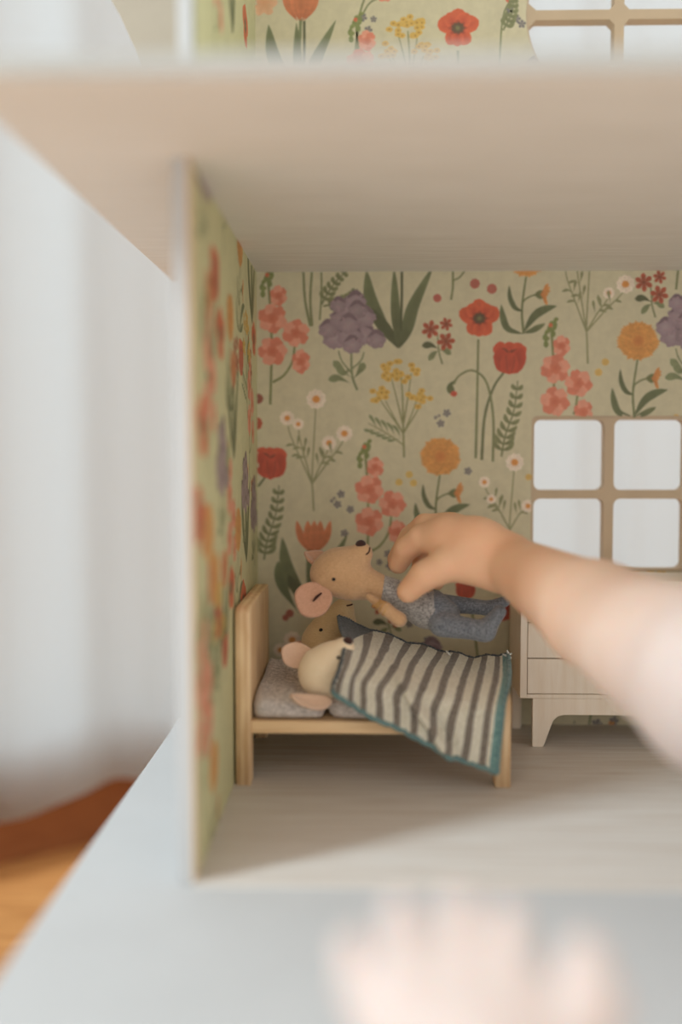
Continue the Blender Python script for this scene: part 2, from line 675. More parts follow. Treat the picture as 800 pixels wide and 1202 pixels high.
# ------------------------------------------------------------------ printed wallpaper
class Print:
    """flat printed shapes on a sheet; motif units are picture pixels on the back wall"""
    U = YB / F_PX

    def __init__(self, to3d):
        self.v, self.f, self.c = [], [], []
        self.to3d = to3d
        self.layer = 0
        self.o = (0, 0)
        self.s = 1.0
        self.mx = 1

    def place(self, u, w, s=1.0, mx=1):
        self.o, self.s, self.mx = (u, w), s * self.U, mx
        self.layer = 0
        return self

    def add(self, pts, faces, cols, lift=None):
        self.layer += 1
        lay = self.layer % 180 if lift is None else lift
        b = len(self.v)
        for p in pts:
            self.v.append((self.o[0] + self.mx * p[0] * self.s, self.o[1] - p[1] * self.s, 2e-5 + 1.6e-6 * lay))
        self.c += list(cols)
        self.f += [tuple(b + i for i in f) for f in faces]

    def stroke(self, pts, w0, w1, col, n=14):
        P = spline([(p[0], p[1]) for p in pts], n)
        vs, cs = [], []
        for i, p in enumerate(P):
            t = P[min(i + 1, n - 1)] - P[max(i - 1, 0)]
            t = t / (np.hypot(*t) + 1e-9)
            w = (w0 + (w1 - w0) * i / (n - 1)) / 2
            q = np.array((-t[1], t[0])) * w
            vs += [p + q, p - q]
            k = random.uniform(0.9, 1.08)
            cs += [tuple(c * k for c in col)] * 2
        self.add(vs, [(2 * i, 2 * i + 1, 2 * i + 3, 2 * i + 2) for i in range(n - 1)], cs)

    def leaf(self, pts, width, c0, c1, n=14, vein=None, tip=0.7):
        """a leaf or petal along a curved spine, widest about `tip` of the way"""
        P = spline([(p[0], p[1]) for p in pts], n)
        vs, cs = [], []
        for i, p in enumerate(P):
            t = P[min(i + 1, n - 1)] - P[max(i - 1, 0)]
            t = t / (np.hypot(*t) + 1e-9)
            x = i / (n - 1)
            w = width / 2 * (math.sin(math.pi * min(1, x ** (math.log(0.5) / math.log(tip)))) ** 0.75 if 0 < x < 1 else 0.04)
            q = np.array((-t[1], t[0])) * w
            k = random.uniform(0.9, 1.1)
            ca = tuple((a + (b - a) * x) * k for a, b in zip(c0, c1))
            vs += [p + q, p, p - q]
            cs += [ca, tuple(c * 0.9 for c in ca), tuple(c * 1.08 for c in ca)]
        fs = []
        for i in range(n - 1):
            a = 3 * i
            fs += [(a, a + 1, a + 4, a + 3), (a + 1, a + 2, a + 5, a + 4)]
        self.add(vs, fs, cs)

    def blob(self, x, y, rx, ry, cin, cout, lobes=0, depth=0.0, jag=0.05, rot=0.0, n=None):
        n = n or max(12, lobes * 8)
        vs, cs = [(x, y)], [cin]
        ring = []
        for i in range(n):
            a = 2 * math.pi * i / n
            r = 1 + random.uniform(-jag, jag)
            if lobes:
                r *= 1 - depth * (0.5 - 0.5 * math.cos(lobes * a + math.pi * 0)) ** 1.6
            ca, sa = math.cos(a) * rx * r, math.sin(a) * ry * r
            ring.append((x + ca * math.cos(rot) - sa * math.sin(rot), y + ca * math.sin(rot) + sa * math.cos(rot)))
        for p in ring:
            vs.append((x + (p[0] - x) * 0.55, y + (p[1] - y) * 0.55))
            k = random.uniform(0.93, 1.07)
            cs.append(tuple((0.45 * a + 0.55 * b) * k for a, b in zip(cin, cout)))
        for p in ring:
            vs.append(p)
            k = random.uniform(0.92, 1.06)
            cs.append(tuple(b * k for b in cout))
        fs = []
        for i in range(n):
            j = (i + 1) % n
            fs += [(0, 1 + i, 1 + j), (1 + i, 1 + n + i, 1 + n + j, 1 + j)]
        self.add(vs, fs, cs)

    # ---- motifs; origin is the foot of the stem unless said otherwise
    def hollyhock(self):
        g, pk, pk2 = srgb(122, 132, 84), srgb(230, 128, 106), srgb(242, 160, 138)
        self.stroke([(0, 0), (1, -30), (2, -70), (0, -120), (-3, -150)], 3.0, 2.6, g)
        self.stroke([(3, -26), (16, -34), (26, -50), (29, -70)], 3, 2.4, g)
        for x, y, r in ((-4, -146, 5), (-9, -136, 5), (2, -150, 4), (-8, -128, 4), (0, -140, 4)):
            self.leaf([(x, y + 3), (x - 4 + r, y - 5), (x + r, y - 8)], 5, srgb(112, 128, 72), srgb(134, 146, 84))
            self.blob(x, y, 3, 4, srgb(116, 130, 76), srgb(122, 138, 78))
        self.blob(-3, -150, 2.5, 2.5, srgb(214, 100, 70), srgb(214, 100, 70))
        for x, y, r, hx in ((3, -62, 17, 1), (3, -100, 17, 1), (30, -83, 16, 1), (10, -126, 12, .75), (36, -50, 14, .62)):
            ph = random.uniform(0, 6)
            for k in range(6):
                a = ph + k * math.pi / 3
                ex, ey = r * math.cos(a) * hx, r * math.sin(a)
                cc = pk2 if k % 2 else pk
                self.blob(x + ex * 0.58, y + ey * 0.58, r * 0.46, r * 0.46, tuple(c * 0.95 for c in cc), cc, 5, 0.12, 0.08)
            self.blob(x, y, r * 0.42, r * 0.42, srgb(214, 100, 76), srgb(226, 126, 102), 5, 0.2)

    def hydrangea(self):
        g = srgb(118, 130, 96)
        self.stroke([(8, 0), (2, -18), (1, -50)], 3, 2.4, g)
        self.stroke([(1, -20), (-10, -34), (-14, -46)], 2, 1.6, g)
        self.stroke([(1, -24), (12, -34), (16, -44)], 2, 1.6, g)
        for p in (((1, -14), (-12, -26), (-20, -34)), ((0, -8), (-14, -14), (-26, -12)), ((3, -12), (12, -24), (16, -32)), ((1, -26), (-8, -20), (-16, -30))):
            self.leaf(p, 9, srgb(104, 118, 84), srgb(136, 146, 108))
        for x, y, r in ((-18, -60, 15), (16, -64, 15), (30, -58, 12), (-26, -70, 12), (0, -62, 16), (2, -52, 12),
                        (-10, -82, 15), (16, -84, 14), (-6, -94, 12), (-14, -98, 10), (6, -102, 13), (8, -92, 12), (-2, -76, 13)):
            k = random.uniform(0.9, 1.1)
            self.blob(x, y, r, r * 0.85, tuple(c * k for c in srgb(166, 146, 158)), tuple(c * k for c in srgb(146, 122, 140)), 7, 0.12, 0.06)
            self.leaf([(x - r * 0.8, y - r * 0.3), (x, y - r * 0.85), (x + r * 0.8, y - r * 0.3)], r * 0.45, srgb(120, 96, 118), srgb(118, 92, 116), tip=0.5)
            for _ in range(7):
                a, q = random.uniform(0, 6.28), random.uniform(0.2, 0.85) * r
                self.blob(x + q * math.cos(a), y + q * math.sin(a) * .8, 1.6, 1.4, srgb(172, 142, 156), srgb(164, 134, 150), n=7)

    def tulip(self, flower=True, stem=70):
        d, g = srgb(66, 78, 54), srgb(112, 124, 88)
        if flower:
            self.stroke([(0, 0), (-2, -stem / 2), (0, -stem)], 4.5, 3.4, g)
        self.leaf([(0, 0), (-18, -26), (-32, -56), (-37, -90)], 16, d, g, 18, tip=0.55)
        self.leaf([(0, 0), (-12, -20), (-24, -34), (-30, -46)], 13, d, d, 14, tip=0.5)
        self.leaf([(1, 0), (-3, -40), (-5, -92)], 11, d, g, 16, tip=0.5)
        self.leaf([(1, 0), (10, -22), (18, -50), (40, -94)], 15, d, g, 18, tip=0.5)
        self.stroke([(3, -20), (4, -60), (4, -94)], 3, 3, d)
        if flower:
            y = -stem
            o0, o1 = srgb(196, 98, 62), srgb(222, 128, 84)
            for x0, x1, w in ((-10, -20, 9), (10, 20, 9), (-4, -7, 11), (5, 8, 11), (0, 1, 11)):
                self.leaf([(x0 * 0.4, y + 2), (x0 * 1.4, y - 14), (x1, y - 36)], w, o0, o1, 14, tip=0.6)

    def yarrow(self):
        g, y0 = srgb(140, 142, 100), srgb(226, 186, 92)
        self.stroke([(0, 0), (-1, -30), (-2, -70), (-4, -95)], 2.8, 1.6, g)
        for x, y in ((-22, -66), (-30, -70), (14, -66), (22, -68), (-16, -95), (8, -98)):
            self.stroke([(-1 + x * .05, y * 0.35 - 6), (x * 0.6, y * 0.75), (x, y)], 2, 1.2, g)
        for i, (a, b) in enumerate(((-1, -8), (1, -12), (-1, -20), (-1, -14))):
            pass
        for k in range(5):
            t = k / 5
            self.leaf([(-4 - 34 * t, -22 - 14 * t), (-8 - 36 * t, -32 - 15 * t), (-14 - 34 * t, -38 - 15 * t)], 4, srgb(122, 134, 98), srgb(140, 150, 112))
            self.leaf([(-4 - 34 * t, -22 - 14 * t), (-14 - 34 * t, -20 - 14 * t), (-20 - 34 * t, -20 - 16 * t)], 4, srgb(122, 134, 98), srgb(140, 150, 112))
        self.stroke([(0, -14), (-20, -28), (-42, -40)], 2, 1, g)
        cl = [(-6, -100, 23, 12, 26), (-28, -72, 11, 9, 11), (18, -70, 15, 11, 15)]
        for cx, cy, rx, ry, n in cl:
            for _ in range(n):
                a, q = random.uniform(0, 6.28), math.sqrt(random.random())
                x, y = cx + rx * q * math.cos(a), cy + ry * q * math.sin(a)
                self.blob(x, y, 4.4, 3.4, srgb(214, 166, 70), y0, 5, 0.15, n=15)
                self.blob(x, y, 1.1, 1.0, srgb(150, 104, 46), srgb(170, 118, 52), n=6)

    def red_sprig(self):
        g = srgb(120, 128, 92)
        self.stroke([(6, 22), (2, 8), (0, -14)], 2.2, 1.4, g)
        self.stroke([(1, 0), (10, -12)], 1.6, 1.2, g, 5)
        self.leaf([(2, 5), (-8, 0), (-18, 1)], 8, srgb(64, 74, 52), srgb(74, 86, 60))
        self.leaf([(2, 6), (-4, 10), (-10, 18)], 7, srgb(112, 124, 88), srgb(132, 142, 104))
        self.leaf([(2, 6), (9, 6), (16, 11)], 7, srgb(112, 124, 88), srgb(132, 142, 104))
        for x, y, r in ((-8, -18, 11), (10, -24, 8), (10, -4, 11)):
            ph = random.uniform(0, 6)
            for k in range(6):
                a = ph + k * math.pi / 3
                self.leaf([(x, y), (x + .55 * r * math.cos(a), y + .55 * r * math.sin(a)), (x + r * math.cos(a), y + r * math.sin(a))],
                          r * 0.55, srgb(150, 52, 40), srgb(196, 78, 60), 7, tip=0.6)
            self.blob(x, y, 2, 2, srgb(120, 40, 36), srgb(140, 50, 40), n=8)

    def poppy_open(self):          # origin at the flower's centre
        for a, w, l in ((200, 24, 25), (340, 24, 26), (270, 26, 20), (120, 20, 24), (60, 22, 24), (235, 20, 22), (305, 20, 22), (90, 18, 26)):
            r = math.radians(a)
            self.blob(math.cos(r) * l * .5, math.sin(r) * l * .46, w * .5, w * .42, srgb(198, 56, 36), srgb(222, 88, 54), 0, 0, 0.06, r)
        self.blob(0, 0, 11, 9, srgb(120, 28, 28), srgb(186, 48, 34), 8, 0.3)
        self.blob(0, 0, 8, 7, srgb(60, 50, 40), srgb(96, 44, 36), 9, 0.2)
        self.blob(0, 0, 3.4, 3.2, srgb(132, 120, 76), srgb(82, 78, 54))

    def poppy_side(self):          # origin at the flower's centre
        r0, r1, r2 = srgb(168, 34, 32), srgb(200, 54, 42), srgb(216, 78, 54)
        self.blob(-10, -10, 9, 9, r1, r2, 4, 0.06, 0.06)
        self.blob(9, -9, 11, 9, r1, r2, 4, 0.06, 0.06)
        self.blob(0, -12, 8, 7, r1, r2, 3, 0.06, 0.06)
        self.blob(-7, -6, 7, 6, srgb(110, 22, 28), srgb(136, 30, 32), 5, 0.1)
        self.blob(7, -5, 8, 6, srgb(110, 22, 28), srgb(136, 30, 32), 5, 0.1)
        self.blob(-8, 3, 10, 15, r0, r1, 0, 0, 0.05, -0.28)
        self.blob(9, 3, 10, 15, r0, r1, 0, 0, 0.05, 0.30)
        self.blob(0, 6, 11, 13, srgb(180, 40, 34), srgb(204, 60, 44), 0, 0, 0.05)
        self.stroke([(-4, -4), (-3, 8), (-1, 17)], 1.0, 0.8, srgb(150, 30, 30), 6)
        self.stroke([(6, -3), (5, 8), (2, 17)], 1.0, 0.8, srgb(150, 30, 30), 6)

    def poppy_group(self, which='osb'):    # origin between the stems' feet
        g = srgb(120, 128, 90)
        if 'o' in which:
            self.stroke([(-8, -2), (-7, -60), (-6, -140)], 3.2, 2.4, g)
        if 's' in which:
            self.stroke([(-1, 0), (2, -50), (12, -84), (24, -102)], 3.4, 2.6, srgb(96, 106, 74))
        if 'b' in which:
            self.stroke([(12, 2), (12, -50), (4, -90), (-12, -104), (-28, -98), (-34, -88)], 3, 2.2, g, 22)
            self.leaf([(-32, -94), (-38, -86), (-36, -76)], 9, srgb(92, 104, 70), srgb(84, 98, 64))
            self.blob(-34, -77, 4, 3.4, srgb(196, 60, 54), srgb(206, 76, 62))
        ox, oy = self.o
        if 'o' in which:
            self.o = (ox + self.mx * -5 * self.s, oy + 164 * self.s)
            self.poppy_open()
        if 's' in which:
            self.o = (ox + self.mx * 30 * self.s, oy + 118 * self.s)
            self.poppy_side()
        self.o = (ox, oy)
        self.place(ox + self.mx * 22 * self.s, oy + 18 * self.s, self.s / self.U, self.mx)
        self.fern([(0, 14), (4, -10), (14, -40), (18, -74)], 8)
        self.place(ox, oy, self.s / self.U, self.mx)

    def fern(self, spine, n=9, col=None, ll=17):
        g = col or srgb(112, 120, 84)
        P = spline(spine, n + 3)
        self.stroke(spine, 2.4, 1.4, g)
        for i in range(1, n + 2):
            p = P[i]
            t = P[i + 1] - P[i - 1]
            t = t / np.hypot(*t)
            l = ll * (1 - 0.45 * i / n)
            for sd in (-1, 1):
                q = np.array((-t[1], t[0])) * sd
                e = p + t * l * 0.75 + q * l * 0.75
                m = p + t * l * 0.3 + q * l * 0.5
                self.leaf([p, m, e], 5.4, g, srgb(134, 140, 100), 8, tip=0.5)

    def daisy(self, x, y, r=10):
        for k in range(10):
            a = k * math.pi / 5 + 0.2
            self.leaf([(x, y), (x + .5 * r * math.cos(a), y + .5 * r * math.sin(a)), (x + r * math.cos(a), y + r * math.sin(a))],
                      r * 0.62, srgb(250, 226, 206), srgb(255, 238, 222), 7, tip=0.65)
        self.blob(x, y, r * .4, r * .38, srgb(226, 140, 62), srgb(232, 160, 82), 6, 0.08)

    def chamomile(self, flowers, foot, top):
        """origin at the fork; flower heads relative to it"""
        g = srgb(150, 150, 112)
        self.stroke([foot, (foot[0] * .4, foot[1] * .4), (0, 0), (top[0] * .5, top[1] * .5), top], 2.4, 1.6, g)
        for x, y, r in flowers:
            if (x, y) != (top[0], top[1]):
                self.stroke([(0, max(-6, foot[1] * .2)), (x * 0.5, y * 0.35), (x * .9, y * .75), (x, y)], 2.0, 1.3, g)
                for q in (0.4, 0.62):
                    fx, fy = x * q, y * q * 0.8
                    self.leaf([(fx, fy), (fx + (6 if x > 0 else -6), fy - 4), (fx + (13 if x > 0 else -13), fy - 2)], 3.4, g, srgb(138, 142, 104), 7)
                    self.leaf([(fx, fy), (fx + (2 if x < 0 else -2), fy - 9), (fx + (3 if x < 0 else -3), fy - 16)], 3.4, g, srgb(138, 142, 104), 7)
            self.leaf([(x, y + r * .4), (x, y + r * .8)], 6, g, g, 5)
            self.daisy(x, y, r)

    def marigold(self, head=True):         # origin at the stem's foot
        d = srgb(84, 98, 68)
        g = srgb(112, 122, 84)
        self.stroke([(0, 0), (-2, -30), (3, -70)], 3, 2.2, g)
        self.leaf([(-1, 0), (-18, -6), (-24, -20), (-26, -34)], 8, d, srgb(98, 112, 78), 14, tip=.5)
        self.leaf([(-1, -26), (-10, -30), (-16, -42), (-17, -56)], 6, d, d, 12, tip=.5)
        self.leaf([(0, -2), (12, -20), (24, -28), (38, -32)], 10, d, srgb(98, 112, 78), 14, tip=.5)
        self.leaf([(0, -1), (10, -4), (18, -8), (25, -12)], 7, d, g, 10, tip=.5)
        self.stroke([(-2, -28), (0, -38), (10, -44), (16, -44)], 2.2, 2, g)
        self.leaf([(12, -45), (20, -45), (24, -44)], 11, srgb(110, 118, 78), srgb(104, 112, 72), 8, tip=.5)
        for k in range(7):
            y = -58 + 4.2 * k
            self.leaf([(19, -45), (24, (y - 45) / 2), (28 + 3 * math.sin(k), y)], 4, srgb(206, 122, 62), srgb(226, 152, 84), 7, tip=.7)
        if head:
            cx, cy = 3, -88
            for ring, q in ((25, 40), (20, 30), (14, 22), (9, 14)):
                for k in range(q):
                    a = 2 * math.pi * k / q + ring
                    r = ring * random.uniform(0.92, 1.04)
                    kk = random.uniform(0.9, 1.08)
                    c1 = tuple(c * kk for c in srgb(232, 164, 84))
                    self.leaf([(cx + r * .3 * math.cos(a), cy + r * .3 * math.sin(a)), (cx + r * .7 * math.cos(a), cy + r * .7 * math.sin(a)),
                               (cx + r * math.cos(a), cy + r * .94 * math.sin(a))], 4.6, srgb(216, 132, 64), c1, 5, tip=.6)
            self.blob(cx, cy, 7, 7, srgb(206, 118, 56), srgb(222, 142, 70), 9, 0.15)

    def star(self, x, y, r=5, col=None):
        c = col or srgb(112, 108, 122)
        for k in range(5):
            a = k * 2 * math.pi / 5 + x
            self.leaf([(x, y), (x + .6 * r * math.cos(a), y + .6 * r * math.sin(a)), (x + r * math.cos(a), y + r * math.sin(a))],
                      r * .7, c, c, 5, tip=.6)
        self.blob(x, y, r * .25, r * .25, srgb(180, 170, 140), c, n=6)

    def dot(self, x, y, r, col):
        self.blob(x, y, r, r, tuple(c * .9 for c in col), col, 9, 0.08)

    def build(self, name, keep, base_v, base_f, base_col, mat, parent, fade=0.17):
        V = np.array(self.v) if self.v else np.zeros((0, 3))
        fs = []
        for f in self.f:
            c = V[list(f)].mean(0)
            if keep(c[0], c[1]):
                fs.append(f)
        nb = len(base_v)
        verts = [self.to3d(u, w, 0) for u, w in base_v] + [self.to3d(u, w, d) for u, w, d in self.v]
        faces = list(base_f) + [tuple(i + nb for i in f) for f in fs]
        o = mesh_obj(name, verts, faces, mat, parent)
        a = o.data.color_attributes.new('print', 'FLOAT_COLOR', 'POINT')
        cols = np.ones((len(verts), 4), np.float32)
        cols[:nb, :3] = base_col
        if self.c:
            cols[nb:, :3] = np.clip(np.array(self.c) * (1 - fade) + np.array(base_col) * fade, 0, 1)
        a.data.foreach_set('color', cols.ravel())
        bm = bmesh.new()
        bm.from_mesh(o.data)
        bmesh.ops.delete(bm, geom=[v for v in bm.verts if not v.link_faces], context='VERTS')
        bm.to_mesh(o.data)
        bm.free()
        return o


pm = Mat('printed_wallpaper', 0.85, 0.2)
pa = pm.n('ShaderNodeAttribute', attribute_name='print')
pn = pm.noise(pm.coords(), 170, 4, 0.65)
pb = pm.noise(pm.coords((1, 1, 0.25)), 60, 3, 0.6)
pv = pm.math('ADD', pm.math('MULTIPLY', pn, 0.28), pm.math('MULTIPLY', pb, 0.16))
pv = pm.math('ADD', pv, 0.78)
cmb = pm.n('ShaderNodeCombineColor')
for i in range(3):
    pm.l(pv, cmb.inputs[i])
pm.base(pm.mix(pa.outputs['Color'], cmb.outputs[0], 1.0, 'MULTIPLY'))
PAPER = pm.m
PAPER_COL = srgb(214, 206, 177)

P = Print(lambda u, w, d: (u, YB - 0.0001 - d, w))


def pl(px, py, s=1.0, mx=1):
    q = at(px, py, YB)
    return P.place(q.x, q.z, s, mx)


# --- the flowers where the photograph shows them
stems = srgb(122, 130, 92)
for x, y in ((317, 475), (647, 534), (430, 674)):
    pl(x, y).hollyhock()
for x, y in ((411, 458), (806, 456), (640, 800)):
    pl(x, y).hydrangea()
pl(467, 409).tulip(False)
pl(368, 720).tulip(True, 74)
pl(353, 123).tulip(True, 96)
pl(474, 537).yarrow()
pl(808, 600).yarrow()
pl(482, 136).yarrow()
for x, y in ((513, 405), (763, 350), (455, 730)):
    pl(x, y).red_sprig()
pl(566, 540).poppy_group()
pl(288, 661).poppy_group('s')
pl(304, 497).dot(-4, 0, 8, srgb(190, 70, 50))
pl(303, 468).dot(0, 0, 6, srgb(150, 60, 56))
pl(560, 880).stroke([(0, 0), (2, -80), (-8, -170)], 3, 3, stems)
pl(546, 692, 0.62).poppy_side()
pl(590, 716, 0.7).poppy_side()
pl(537, 33).poppy_open()
pl(537, 60).stroke([(0, 0), (2, 60), (0, 130)], 3, 3, stems)
pl(366, 560).chamomile([(-29, -69, 9), (-16, -62, 7), (20, -40, 9), (38, -51, 10), (5, -91, 12)], (2, 40), (5, -91))
pl(688, 380).chamomile([(25, -35, 7), (44, -45, 11), (-26, -70, 9), (-14, -90, 9), (4, -100, 12)], (2, 46), (4, -100))
pl(598, 610).chamomile([(-30, -44, 7), (21, -16, 8), (5, -67, 11), (-22, -24, 6)], (-2, 60), (5, -67))
pl(345, 812).chamomile([(-16, -50, 9), (-2, -62, 11), (12, -36, 8)], (2, 40), (-2, -62))
pl(744, 490).marigold()
pl(614, 392).marigold()
pl(513, 624).marigold()
pl(690, 900).marigold()
for (x, y), st in (((520, 490), ((4, -5, 5), (-3, 7, 5), (-9, 0, 2.5), (-5, -2, 2))), ((398, 588), ((2, -8, 5), (-2, 4, 5), (13, 10, 5), (-9, 0, 2.4), (-6, -3, 2))),
                   ((404, 626), ((0, 0, 5),)), ((455, 656), ((0, -6, 5), (-10, 4, 4), (3, 8, 6))), ((549, 553), ((0, 0, 5),)),
                   ((432, 29), ((-6, -8, 5), (6, -6, 4), (0, 6, 5))), ((502, 752), ((0, 0, 6), (-22, -20, 5))), ((606, 22), ((0, 0, 5), (-8, -10, 4), (6, 6, 5))),
                   ((470, 690), ((0, 0, 5), (8, 9, 5))), ((700, 850), ((0, 0, 7), (20, -4, 6), (-30, 6, 6)))):
    pl(x, y)
    for s in st:
        P.star(*s)
for x, y, r, c in ((513, 350, 5, srgb(190, 88, 84)), (557, 333, 6, srgb(188, 92, 86)), (577, 339, 6, srgb(188, 92, 86)),
                   (710, 425, 4.4, srgb(226, 186, 104)), (702, 437, 4.6, srgb(226, 186, 104)), (480, 557, 4.4, srgb(226, 190, 104)),
                   (468, 566, 4.4, srgb(226, 190, 104)), (485, 567, 4.4, srgb(226, 190, 104)), (793, 490, 4, srgb(226, 186, 104)),
                   (620, 560, 4, srgb(226, 186, 104)), (340, 720, 5, srgb(180, 84, 76)), (335, 725, 4, srgb(180, 84, 76))):
    pl(x, y).dot(0, 0, r, c)
# sprigs cut by the ceiling
pl(375, 380)
P.stroke([(0, -4), (2, -34), (2, -64)], 2.4, 2.2, stems)
P.fern([(2, -22), (10, -36), (20, -50), (34, -62)], 5, ll=12)
P.fern([(4, -20), (20, -24), (34, -30), (44, -40)], 5, ll=11)
pl(364, 383)
P.stroke([(0, 0), (-6, -30), (-8, -64)], 3.2, 2.8, stems)
P.stroke([(2, 0), (0, -30), (2, -64)], 3.2, 2.8, stems)
pl(529, 352)
P.stroke([(0, 0), (2, -14), (2, -34)], 2.6, 2.6, stems)
P.stroke([(2, -22), (10, -26), (16, -34)], 2.2, 2.0, stems)
pl(793, 340).stroke([(0, 0), (2, -24)], 2.6, 2.6, stems, 5)
pl(335, 720).leaf([(16, 0), (-2, -30), (-9, -62)], 15, srgb(78, 92, 66), srgb(104, 118, 84))
# upper room
pl(420, 60)
P.stroke([(-6, 40), (0, -30), (8, -60), (18, -80)], 2.6, 2.2, stems)
P.stroke([(0, -30), (12, -52), (26, -60)], 2.2, 2, stems)
P.blob(30, -62, 10, 8, srgb(216, 112, 90), srgb(230, 140, 118), 6, .2)
pl(590, 40)
P.stroke([(-4, 40), (0, -20), (14, -44), (26, -60)], 2.2, 1.8, stems)
P.fern([(0, -4), (10, -24), (12, -46)], 6, ll=11)
pl(310, 20).blob(0, -16, 16, 16, srgb(224, 160, 120), srgb(236, 186, 150), 6, .3)
pl(640, 0).dot(-40, -5, 8, srgb(214, 90, 70))
# more of the repeat on wall that stands outside the frame or behind things
for kx, ky, kind in ((880, 420, 'hollyhock'), (905, 560, 'yarrow'), (930, 400, 'hydrangea'), (960, 560, 'marigold'), (990, 430, 'tulip'), (1040, 600, 'hollyhock'),
                     (1080, 470, 'marigold'), (900, 720, 'tulip'), (960, 760, 'hydrangea'), (1050, 800, 'yarrow'), (860, 840, 'marigold'), (1000, 840, 'hollyhock'),
                     (500, 860, 'hydrangea'), (648, 720, 'tulip'), (420, 850, 'yarrow'), (690, 760, 'tulip'), (760, 770, 'yarrow'),
                     (360, -60, 'yarrow'), (440, -80, 'marigold'), (530, -50, 'hollyhock'), (600, -60, 'tulip'), (420, 180, 'hollyhock'), (570, 190, 'marigold'), (640, 180, 'hydrangea')):
    getattr(pl(kx, ky), kind)()


def keep_back(u, w):
    if not (XL < u < XR and 0.0008 < w < 0.70):
        return False
    if WIN[0] < u < WIN[1] and WIN[2] < w < WIN[3]:
        return False
    return (u - rc.x) ** 2 + (w - rc.z) ** 2 > (RR + 0.001) ** 2


tmpp = plate('paper_tmp', [rect(XL, XR, 0.0008, ZC + 0.004), rrect(*WIN, 0.003)], 0, Matrix.Identity(4), None)
tmpq = plate('paper_tmp', [rect(XL, XR, ZC + 0.0045, 0.70), circle(rc.x, rc.z, RR + 0.001)], 0, Matrix.Identity(4), None)
bv, bf = [], []
for t_ in (tmpp, tmpq):
    b0 = len(bv)
    bv += [(v.co.x, v.co.y) for v in t_.data.vertices]
    bf += [tuple(b0 + i for i in p.vertices) for p in t_.data.polygons]
    bpy.data.objects.remove(t_)
P.build('wallpaper', keep_back, bv, bf, PAPER_COL, PAPER, bw)

# left wall: (Y, Z)
Lw = Print(lambda u, w, d: (XL + 0.0001 + d, u, w))
LPAPER = srgb(212, 210, 168)
gy = 0
for kind, px, py, s in (
        ('poppy_side', 253, 322, 1.2), ('poppy_open', 259, 392, 1.1), ('marigold_head', 270, 372, 1), ('poppy_open', 298, 398, .9), ('hollyhock', 263, 302, 1),
        ('poppy_side', 283, 420, 1), ('poppy_open', 238, 500, 1.2), ('hollyhock', 243, 560, 1), ('hydrangea', 260, 640, 1), ('hydrangea', 287, 645, .9),
        ('marigold_head', 278, 622, 1), ('marigold_head', 243, 640, 1.1), ('poppy_side', 230, 605, 1.2), ('hollyhock', 292, 560, 1), ('hollyhock', 268, 710, 1),
        ('poppy_side', 254, 722, 1.1), ('poppy_open', 270, 690, 1), ('hollyhock', 236, 930, 1), ('marigold_head', 247, 900, 1), ('poppy_side', 239, 1040, 1),
        ('hollyhock', 232, 960, 1), ('poppy_open', 284, 705, 1), ('tulip', 274, 540, 1), ('tulip', 247, 470, 1), ('yarrow', 290, 490, 1), ('yarrow', 256, 830, 1),
        ('hydrangea', 240, 300, 1), ('tulip', 288, 660, 1), ('marigold', 250, 800, 1), ('tulip', 262, 780, 1), ('red_sprig', 277, 430, 1), ('red_sprig', 293, 440, 1),
        ('marigold', 282, 390, 1), ('tulip', 296, 380, 1), ('red_sprig', 296, 590, 1), ('poppy_side', 262, 760, 1), ('poppy_group', 240, 860, 1), ('hydrangea', 297, 665, .9),
        ('tulip', 275, 40, 1), ('poppy_open', 290, 30, 1), ('hollyhock', 255, 70, 1), ('yarrow', 265, 10, 1)):
    ang = max(428 - px, 60)
    Y = -XL * F_PX / ang
    w = at(px, py, Y).z
    Lw.place(Y, w, s)
    if kind == 'marigold_head':
        Lw.place(Y, w - 88 * Lw.U, s)
        Lw.marigold()
    else:
        getattr(Lw, kind)()


def keep_low(u, w):
    return YF + 0.0003 < u < YB - 0.0002 and 0.0008 < w < ZC


def keep_up(u, w):
    return YF + 0.0153 < u < YB - 0.0002 and ZU < w < 0.70


Lw.build('wallpaper', keep_low, rect(YF, YB, 0.0008, ZC), [(0, 1, 2, 3)], LPAPER, PAPER, sw, 0.25)
Lw.build('wallpaper', keep_up, rect(YF + 0.015, YB, ZU, 0.70), [(0, 1, 2, 3)], LPAPER, PAPER, sw2, 0.25)

# ------------------------------------------------------------------ bed
bedm = Mat('pine_plywood', 0.55, 0.3)
g1 = bedm.noise(bedm.coords((20, 20, 3)), 14, 4)
tc = bedm.n('ShaderNodeTexCoord')
sx = bedm.n('ShaderNodeSeparateXYZ')
bedm.l(tc.outputs['Object'], sx.inputs[0])
ply = bedm.math('SINE', bedm.math('MULTIPLY', sx.outputs[0], 2 * math.pi / 0.0036))
gg = bedm.math('ADD', bedm.math('MULTIPLY', ply, 0.16), g1)
bedm.base(bedm.ramp(gg, [(0.28, srgb(224, 184, 138)), (0.72, srgb(250, 220, 178))]))
bedm.bump(g1, 0.0002, 0.3)
BEDW = bedm.m
BEDP = wood_mat('pine_board', srgb(228, 190, 144), srgb(248, 216, 172), (3, 50, 50), 0.55)
BY0, BY1 = 0.483, 0.577
bed = thing('toy_bed', 'light pine toy bed with tall headboard against papered left wall', 'bed', (0.0, 0.53, 0.0008))


